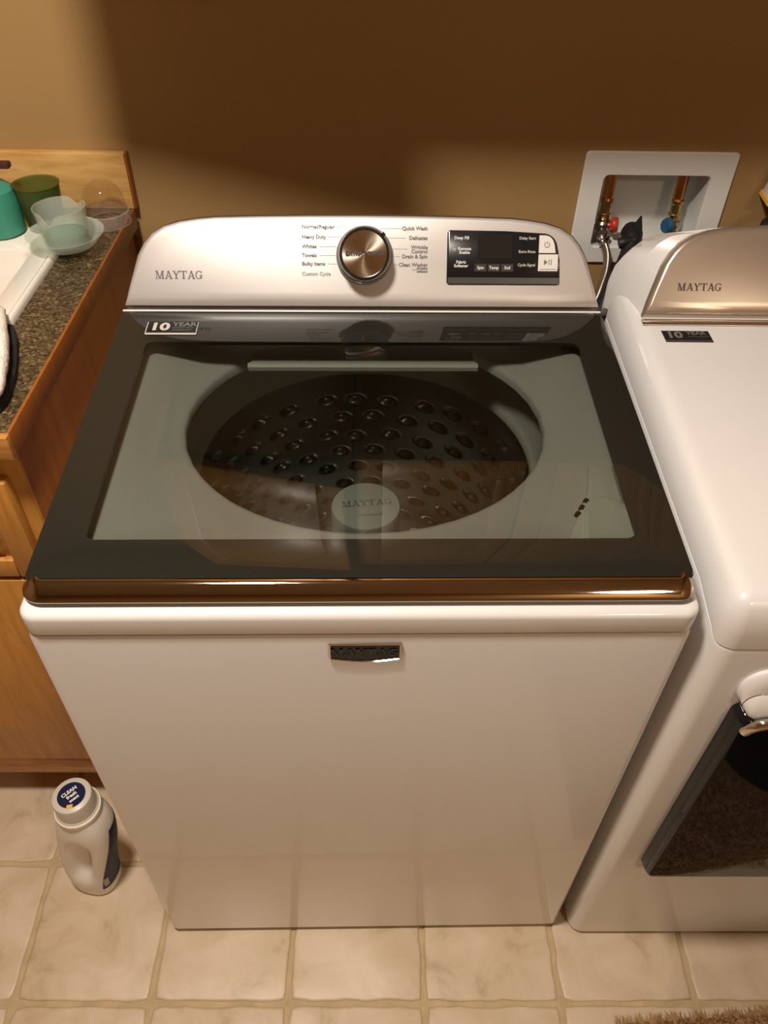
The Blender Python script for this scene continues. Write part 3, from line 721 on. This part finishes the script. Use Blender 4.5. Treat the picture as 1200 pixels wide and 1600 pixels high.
for px in (.4465, .5800):
    lathe('copper_pipe', [(.0105, 0), (.0105, .064)], COPPER, ob, 20, Matrix.Translation(O(px, .968, .944)))
    lathe('brass_fitting', [(.0, 0), (.011, 0), (.0125, .004), (.0125, .012), (.0105, .014), (.0105, .030), (.012, .032), (.012, .038), (.0, .038)], BRASS, ob, 18, Matrix.Translation(O(px, .964, .913)))
    vb = multi('valve', [lathegeo([(0, 0), (.013, 0), (.015, .004), (.015, .014), (.012, .018), (0, .018)], 18, Matrix.Translation(O(px-.002, .954, .897))),
                    lathegeo([(0, 0), (.0155, 0), (.0165, .003), (.0165, .012), (.0145, .015), (.011, .018), (0, .018)], 8, Matrix.Translation(O(px-.005, .938, .882)) @ Matrix.Rotation(rad(28), 4, 'X'))], NICKEL, ob)
    s = 1 if px < .5 else -1
    kn = lathe('valve_handle', [(0, 0), (.005, 0), (.005, .006), (.0125, .008), (.0145, .011), (.0145, .016), (.0125, .0195), (0, .020)], REDP if s > 0 else BLUEP, vb, 10, Matrix.Translation(O(px+s*.004, .945, .909)) @ Matrix.Rotation(s*rad(80), 4, 'Y') @ Matrix.Rotation(rad(20), 4, 'X'))

# supply hoses
sh = empty('supply_hose', 'braided steel hose curving down from the red-handled valve', 'hose', (.44, .92, .88))
def relp(P_, o): return [Vector(p)-Vector(o) for p in P_]
o_ = (.44, .92, .88)
tube('hose_tube', relp(smoothpath([(.4415, .930, .888), (.4465, .912, .878), (.4475, .890, .868), (.4420, .862, .852), (.4300, .835, .832), (.4130, .800, .812), (.400, .775, .77), (.385, .76, .70), (.37, .76, .60), (.34, .76, .45)], 8), o_), .0078, BRAID, sh, 16)
tube('hose_ferrule', relp([(.4405, .933, .894), (.4425, .927, .885), (.4455, .918, .880)], o_), .0098, NICKEL, sh, 16)
sh2 = empty('supply_hose', 'straight braided hose hanging behind the curved one', 'hose', (.478, .915, .86))
o_ = (.478, .915, .86)
tube('hose_tube', relp(smoothpath([(.5735, .934, .879), (.566, .905, .868), (.530, .893, .860), (.492, .897, .846), (.4775, .904, .81), (.472, .905, .74), (.468, .90, .60)], 8), o_), .0075, BRAID, sh2, 14)
# black drain hose hooked over the box
dh = empty('drain_hose', 'black rubber drain hose hooked over the white plumbing box lip', 'hose', (.484, .90, .92))
o_ = (.484, .90, .92)
tube('hose_tube', relp(smoothpath([(.4925, .938, .896), (.4915, .920, .908), (.4880, .897, .905), (.4790, .872, .888), (.4630, .842, .870), (.4440, .812, .850), (.4250, .782, .828), (.4085, .755, .800), (.395, .74, .74), (.38, .735, .62)], 8), o_), lambda t: .0150+.0035*math.exp(-((t-.16)/.10)**2), BLACKP, dh, 18)
lathe('hose_nub', [(0, 0), (.009, 0), (.0105, .004), (.0105, .012), (.008, .02), (.008, .030)], BLACKP, dh, 16, Matrix.Translation(Vector((.4600, .882, .9010))-Vector(o_)) @ Matrix.Rotation(rad(75), 4, 'Y'))
loft('hose_tab', [[Vector(p)-Vector(o_) for p in q] for q in ([(.476, .890, .912), (.500, .890, .912), (.503, .910, .912), (.480, .910, .912)], [(.485, .894, .928), (.501, .894, .926), (.502, .905, .926), (.487, .905, .928)], [(.4950, .899, .946), (.4970, .899, .9455), (.4970, .902, .9455), (.4950, .902, .946)])], BLACKP, dh)

# ------------------------------------------------------------------ vanity cabinet, counter, backsplash, sink
VX0, VX1 = -1.45, -.441
van = empty('vanity_cabinet', 'honey oak sink cabinet standing left of the washer', 'cabinet', (VX1, .266, 0))
def Vn(g): return ([Vector(v)-Vector((VX1, .266, 0)) for v in g[0]], g[1])
def vbox(nm, *a, m=OAK_V, par=None, bev=.002): return pd(nm, *Vn(boxgeo(*a, bev)), m, par or van)
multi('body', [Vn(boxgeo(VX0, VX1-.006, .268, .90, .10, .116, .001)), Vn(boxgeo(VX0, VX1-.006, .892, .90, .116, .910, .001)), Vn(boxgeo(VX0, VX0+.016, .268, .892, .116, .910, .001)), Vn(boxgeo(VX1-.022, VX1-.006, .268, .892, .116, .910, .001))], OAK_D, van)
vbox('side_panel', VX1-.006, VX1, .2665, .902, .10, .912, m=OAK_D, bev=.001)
vbox('face_frame', VX0, VX1, .2585, .268, .165, .912, m=OAK_V)
vbox('bottom_rail', VX0, VX1+.001, .250, .268, .100, .162, m=OAK_H)
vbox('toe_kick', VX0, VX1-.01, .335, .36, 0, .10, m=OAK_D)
def raised(nm, x0, x1, z0, z1, st=.034):
    d = multi(nm, [Vn(boxgeo(x0, x0+st, .240, .2585, z0, z1, .003)), Vn(boxgeo(x1-st, x1, .240, .2585, z0, z1, .003)), Vn(boxgeo(x0+st, x1-st, .240, .2585, z0, z0+st, .003)), Vn(boxgeo(x0+st, x1-st, .240, .2585, z1-st, z1, .003))], OAK_V, van)
    pd('front_panel', *Vn(boxgeo(x0+st-.002, x1-st+.002, .250, .2585, z0+st-.002, z1-st+.002, .001)), OAK_H, d)
    V, Fs = loftgeo([[Vector((x, y, z)) for x, z in ((x0+st+e, z0+st+e), (x1-st-e, z0+st+e), (x1-st-e, z1-st-e), (x0+st+e, z1-st-e))] for e, y in ((.010, .2505), (.012, .246), (.026, .241))])
    pd('raised_field', *Vn((V, Fs)), OAK_H, d)
raised('drawer_front', -.945, -.4585, .690, .868)
raised('drawer_front', -1.44, -.955, .690, .868)
vbox('door', -.945, -.4545, .2405, .2585, .170, .682, m=OAK_V, bev=.004)
vbox('door', -1.44, -.955, .2405, .2585, .170, .682, m=OAK_V, bev=.004)
# countertop (speckled) with oak edging and a hole for the sink
HC = .946
ctop = empty('countertop', 'dark speckled laminate countertop with oak edging', 'countertop', (-.43, .234, .913))
def Ct(g): return ([Vector(v)-Vector((-.43, .234, .913)) for v in g[0]], g[1])
SX0, SX1, SY0, SY1 = -1.02, -.508, .482, .838
multi('laminate', [Ct(boxgeo(VX0, SX0+.02, .246, .9035, .914, HC, 0)), Ct(boxgeo(SX1-.02, -.4335, .246, .9035, .914, HC, 0)), Ct(boxgeo(SX0+.02, SX1-.02, .246, SY0+.02, .914, HC, 0)), Ct(boxgeo(SX0+.02, SX1-.02, SY1-.02, .9035, .914, HC, 0))], COUNTER, ctop, 0)
pd('front_edging', *Ct(boxgeo(VX0, -.429, .234, .246, .9125, HC+.0005, .0015)), OAK_H, ctop)
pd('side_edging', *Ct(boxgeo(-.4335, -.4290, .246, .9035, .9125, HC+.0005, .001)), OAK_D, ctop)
bs = tag(pd('backsplash', *boxgeo(VX0, -.4285, .9035, .9235, HC, 1.042, .002), OAK_L), 'pale oak backsplash board along the wall behind the sink', 'backsplash')
box('end_cap', -.4285, -.4245, .9035, .9235, HC, 1.0405, OAK_D, bs, .001)
sink = empty('sink', 'white drop-in sink set in the speckled countertop', 'sink', (SX1, SY0, HC))
def Sk(pts, z): return [Vector((x-SX1, y-SY0, z-HC)) for x, y in pts]
def srr(d, r, rear=0.): return rrect(SX0+d, SX1-d, SY0+d, SY1-d-rear, r)
loft('basin', [Sk(srr(0, .02), HC+.0003), Sk(srr(0, .02), HC+.007), Sk(srr(.002, .018), HC+.0108), Sk(srr(.0045, .017), HC+.0122), Sk(srr(.0075, .016), HC+.0115), Sk(srr(.0095, .016), HC+.0092), Sk(srr(.012, .016), HC+.0090), Sk(srr(.040, .02, .075), HC+.0092), Sk(srr(.046, .02, .075), HC+.004), Sk(srr(.062, .03, .075), HC-.09), Sk(srr(.09, .04, .09), HC-.135), Sk(srr(.14, .03, .10), HC-.142)], PORC, sink, False, True, smooth=50)
lathe('drain', [(0, .002), (.018, .002), (.022, .003), (.022, 0)], CHROME, sink, 20, Matrix.Translation(((SX0+SX1)/2-SX1, (SY0+SY1)/2-.03-SY0, -.142)))
# clear saucer with cup of teal liquid
HS = HC+.0005
lathe('tmp', [(0, 0), (.01, 0)], FROST) and bpy.data.objects.remove(bpy.data.objects['tmp'])
CUPC = Vector((-.4945, .729, HC+.0135))
sa = tag(lathe('saucer', [(0, 0), (.042, 0), (.050, .003), (.058, .012), (.0645, .020), (.0665, .0215), (.0665, .0230), (.0635, .0222), (.0565, .0145), (.049, .0060), (.041, .0030), (0, .0030)], FROST, None, 48, Matrix.Identity(4)), 'shallow frosted saucer under the measuring cup on the sink corner', 'saucer'); sa.location = CUPC; sa.scale = (.93, .93, .93)
CC2 = CUPC+Vector((.002, -.002, .0035))
mc = empty('measuring_cup', 'frosted measuring cup with a notched pouring rim and teal liquid inside', 'cup', CC2)
n = 64; loops = []
def cupr(t): return .0345+.0065*t
for t, inset in [(0, .0345), (0, 0), (.1, 0), (.3, 0), (.5, 0), (.7, 0), (.85, 0), (1, 0), (1, .0018), (.8, .0018), (.5, .0018), (.2, .0018), (.04, .0018), (.04, .0335)]:
    L_ = []
    for k in range(n):
        a = 2*PI*k/n; H = .059
        dip = 0.
        for a0, dep, wd in ((-1.75, .016, .22), (1.15, .010, .25)):
            d_ = (a-a0+PI) % (2*PI)-PI
            dip += dep*math.exp(-(d_/wd)**2)
        top = H-dip
        r = cupr(t)-inset
        L_.append(Vector((r*math.cos(a), r*math.sin(a), .001+top*t)))
    loops.append(L_)
loft('cup_wall', loops, FROST, mc, True, True)
lathe('teal_liquid', [(0, .006), (.0318, .006), (.0332, .016), (.0332, .0175), (0, .0175)], SOAP, mc, 40)
# clear dome cup at the wall
dm = tag(lathe('dome_cup', [(.041, 0), (.0425, .003), (.0418, .018), (.0375, .040), (.036, .052), (.031, .064), (.022, .073), (.010, .0775), (0, .0785)], CLEARP, None, 48), 'clear plastic dome cup upside down beside the backsplash corner', 'cup'); dm.location = (-.4615, .846, HC+.0006); dm.scale = (.93, .93, .93)
lathe('cup_rim', [(.0405, 0), (.0440, 0), (.0448, .004), (.0435, .022), (.0412, .024)], CLEARF, dm, 48)
# green cup and teal bottle on the sink's rear deck
gc = empty('green_cup', 'green tinted plastic cup between the teal bottle and frosted cup', 'cup', (-.5500, .800, HC+.0095))
lathe('cup_wall', [(0, .001), (.026, .001), (.030, .006), (.034, .044), (.0370, .074), (.0385, .075), (.0355, .073), (.032, .044), (.028, .009), (0, .006)], GREEN, gc, 40)
lathe('green_liquid', [(0, .008), (.0275, .008), (.0315, .040), (.0325, .046), (0, .046)], cloudy('green_liquid', (.25, .45, .15), lin(58, 78, 34)[:3], .8), gc, 40)
tb = empty('soap_bottle', 'teal soap bottle with dark pump cap at the photo left edge', 'bottle', (-.6180, .780, HC+.0095))
lathe('bottle_body', [(0, .001), (.033, .001), (.037, .005), (.0385, .03), (.0385, .060), (.036, .072), (.026, .081), (.014, .085), (.012, .094), (0, .094)], TEAL, tb, 40)
lathe('pump_cap', [(.0135, .0855), (.016, .086), (.016, .102), (.012, .106), (.006, .107), (.006, .110), (0, .110)], PURPLE, tb, 24)
box('pump_spout', -.012, .045, -.008, .008, .106, .116, PURPLE, tb, .003)
# white towel over a dark flat layer, at the front of the sink
tw = empty('towel', 'folded white terry towel at the sink front, lying on a dark flat layer', 'towel', (-.56, .42, HC))
loops = []
NS = 30
edge = [(.505, -.520), (.498, -.513), (.451, -.492), (.41, -.476), (.379, -.465), (.321, -.449), (.293, -.444), (.283, -.447), (.272, -.458), (.262, -.480)]
def xe(y):
    for (ya, xa), (yb, xb) in zip(edge, edge[1:]):
        if y >= yb: return xa+(xb-xa)*(ya-y)/(ya-yb)
    return edge[-1][1]
for i in range(NS+1):
    t = i/NS; y = .505-.243*t
    e = max(.06, math.sin(PI*t))**.35
    L_ = []
    for k in range(32):
        a = 2*PI*k/32
        x = xe(y)-.08+.08*math.copysign(abs(math.cos(a))**.55, math.cos(a))
        z = .0155+.017*e+.017*e*math.copysign(abs(math.sin(a))**.7, math.sin(a))
        nz = noise.noise(Vector((x*55, y*55, z*55)))*.0022
        L_.append(Vector((x+.56+nz, y-.42, z+nz*.5)))
    loops.append(L_)
loft('towel_fold', loops, TOWEL, tw, True, True, smooth=80)
cl = [(-.500, .478), (-.484, .445), (-.470, .404), (-.457, .359), (-.450, .309), (-.452, .285), (-.462, .268), (-.62, .268), (-.66, .40), (-.66, .478)]
dc = tag(loft('dark_layer', [[Vector((x, y, HC+z)) for x, y in cl] for z in (.0006, .010)]+[[Vector((-.55+(x+.55)*.97, .37+(y-.37)*.97, HC+.0135)) for x, y in cl]], DARKMAT), 'thin near-black layer under the white towel on the counter', 'cloth')

# ------------------------------------------------------------------ detergent jug on the floor
jug = empty('detergent_bottle', 'white frosted detergent bottle with navy label, on the floor by the washer', 'bottle', (-.508, .092, 0), rad(-13)); jug.scale = (1, 1, 1.07)
prof = [(0, .037, .031), (.004, .0420, .0355), (.02, .0440, .037), (.06, .0465, .039), (.10, .0490, .0405), (.15, .0505, .0415), (.185, .0490, .041), (.205, .0460, .040), (.220, .042, .0375), (.230, .038, .035), (.236, .0350, .034), (.242, .0345, .0340)]
zs = [prof[0][0]+.242*k/44 for k in range(45)]
def pin(z):
    for i in range(len(prof)-1):
        if z <= prof[i+1][0]+1e-9:
            t = (z-prof[i][0])/(prof[i+1][0]-prof[i][0]); return [prof[i][q]*(1-t)+prof[i+1][q]*t for q in (1, 2)]
    return prof[-1][1:]
def jugpt(a, z, off=0.):
    ax, ay = pin(z); c, s = math.cos(a), math.sin(a)
    x = (ax+off)*math.copysign(abs(c)**.8, c); y = (ay+off)*math.copysign(abs(s)**.8, s)
    # hand grip hollows on the two broad faces, toward the grip side
    g = math.exp(-((z-.120)/.055)**4)*math.exp(-((x-.004)/.017)**2)
    y *= 1-.85*g
    k = min(1, max(0, (z-.03)/.20)); k = k*k*(3-2*k)
    return Vector((x+.021*k, y+.017*k, z))
JT = Matrix.Translation((.021, .017, 0))
loft('bottle_body', [[jugpt(2*PI*k/64, z) for k in range(64)] for z in zs], JUG, jug, True, True, smooth=70)
cap = lathe('cap', [(.0, .240), (.0355, .240), (.0365, .242), (.0365, .248), (.0345, .2505), (.0330, .252), (.0322, .280), (.0312, .2835), (.029, .2848), (0, .2848)], CAPM, jug, 48, JT)
lathe('cap_ring', [(.0340, .2405), (.0378, .2410), (.0384, .2445), (.0378, .2480), (.0345, .2495)], mat('white_cap_ring', (.78, .73, .66), rough=.35), cap, 48, JT)
capl = lathe('cap_label', [(0.0, .2853), (.0225, .2853)], NAVY, cap, 40, JT, fix=False)
KM = plane_mtx((.021, .017, .2857), (math.cos(rad(58)), math.sin(rad(58)), 0), (-math.sin(rad(58)), math.cos(rad(58)), 0))
text('cap_lettering', 'CLEAN', .0085, KM @ Matrix.Translation((0, .007, 0)), WHITETXT, cap, 'CENTER', .0003)
text('cap_lettering', 'fresh', .0085, KM @ Matrix.Translation((0, -.001, 0)), WHITETXT, cap, 'CENTER', .0003)
text('cap_lettering', 'scent', .0075, KM @ Matrix.Translation((0, -.009, 0)), WHITETXT, cap, 'CENTER', .0003)
pd('yellow_patch', [KM @ Vector(q) for q in ((-.018, -.016, -.0001), (-.010, -.021, -.0001), (-.006, -.016, -.0001), (-.014, -.011, -.0001))], [(0, 1, 2, 3)], YELLOW, cap, 0, fix=False)
loops = []
for z in [.030+.165*k/24 for k in range(25)]:
    t = (z-.030)/.165
    a0 = -.85+.75*t; a1 = .95
    loops.append([jugpt(a0+(a1-a0)*k/20, z, .0008) for k in range(21)])
loft('label', loops, NAVY, jug, False, False, closed=False, smooth=70)
loops = [[jugpt(-.70+.26*k/6, z, .0014) for k in range(7)] for z in [.040+.028*k/6 for k in range(7)]]
loft('label_panel', loops, mat('grey_label_panel', (.35, .34, .33), rough=.5), jug, False, False, closed=False, smooth=70)

# ------------------------------------------------------------------ rug at the lower right, and the things at the right edge of the wall
rug = empty('rug', 'brown shaggy rug edge on the tiles at the lower right', 'rug', (.44, -.13, 0), rad(3.5))
RX0, RX1, RY0, RY1 = .425, 1.45, -1.15, -.153
def Rg(p): return Vector(p)-Vector((.44, -.13, 0))
loft('rug_backing', [[Rg((x, y, z)) for x, y in rrect(RX0, RX1, RY0, RY1, .02, 4, 6)] for z in (.0006, .006)], RUG, rug)
V = []; Fs = []; rr = random.Random(11)
def tuft(x, y, h, lean, b=.0042):
    a = rr.random()*6.28; k = len(V)
    for q in range(3): V.append(Rg((x+b*math.cos(a+q*2.094), y+b*math.sin(a+q*2.094), .005)))
    V.append(Rg((x+lean[0], y+lean[1], .005+h)))
    Fs.extend([(k, k+1, k+3), (k+1, k+2, k+3), (k+2, k, k+3)])
for _ in range(26000):
    x = rr.uniform(RX0, RX1); y = RY1-(RY1-RY0)*rr.random()**1.4
    tuft(x, y, rr.uniform(.006, .011), (rr.gauss(0, .003), rr.gauss(0, .003)))
for _ in range(700):
    x = rr.uniform(RX0, RX1); tuft(x, RY1, rr.uniform(-.002, .004), (rr.gauss(0, .004), rr.uniform(.006, .018)), .003)
pl_ = pd('rug_pile', V, Fs, RUG, rug, 0, fix=False); pl_['kind'] = 'stuff'

pk = empty('wrapped_package', 'white wrapped package with a yellow stripe, hanging at the right photo edge', 'package', (.775, .885, 1.02))
PKM = Matrix.Rotation(rad(-6), 4, 'Z') @ Matrix.Rotation(rad(14), 4, 'Y')
box('package_body', -.060, .060, -.028, .028, -.050, .075, PAPER, pk, .006, 2, PKM)
box('yellow_stripe', -.061, .061, -.029, .029, -.056, -.046, YELLOW, pk, .002, 1, PKM)
tube('hang_strap', [Vector((.0, 0, .07)), Vector((.01, .012, .12)), Vector((.012, .030, .15))], .002, PAPER, pk, 6)
lathe('wall_hook', [(0, 0), (.009, 0), (.009, .006), (.004, .008), (.004, .02), (0, .02)], NICKEL, pk, 12, Matrix.Translation((.012, .0385, .15)) @ Matrix.Rotation(rad(90), 4, 'X'))
cc = empty('cable_coil', 'black cable coil behind the dryer console at the right photo edge', 'cable', (.735, .842, .945))
tube('coil', [Vector((.038*math.cos(t)*(1+.05*math.sin(3*t)), .006*math.sin(2.3*t), .034*math.sin(t))) for t in [k*.3 for k in range(84)]], .006, BLACKP, cc, 8)
tube('cable_tail', smoothpath([(.02, .0, -.03), (.03, -.005, -.12), (.028, -.01, -.5), (.03, -.02, -.93), (.10, -.03, -.938)], 8), .006, BLACKP, cc, 8)
hp = empty('laundry_hamper', 'dark round laundry hamper on the rug, mirrored in the dryer door', 'hamper', (.865, -.53, .0165))
HF = mat('black_hamper_fabric', (.010, .010, .013), rough=.85, bump=.4, bscale=180)
lathe('hamper_wall', [(0, .0), (.175, 0), (.185, .01), (.195, .20), (.205, .44), (.209, .445), (.205, .450), (.199, .445), (.188, .20), (.178, .02), (0, .015)], HF, hp, 48)
for a in (0, PI):
    tube('handle', smoothpath([(.206*math.cos(a+d), .206*math.sin(a+d), z) for d, z in ((-.25, .38), (-.2, .47), (0, .51), (.2, .47), (.25, .38))], 6), .009, HF, hp, 8)
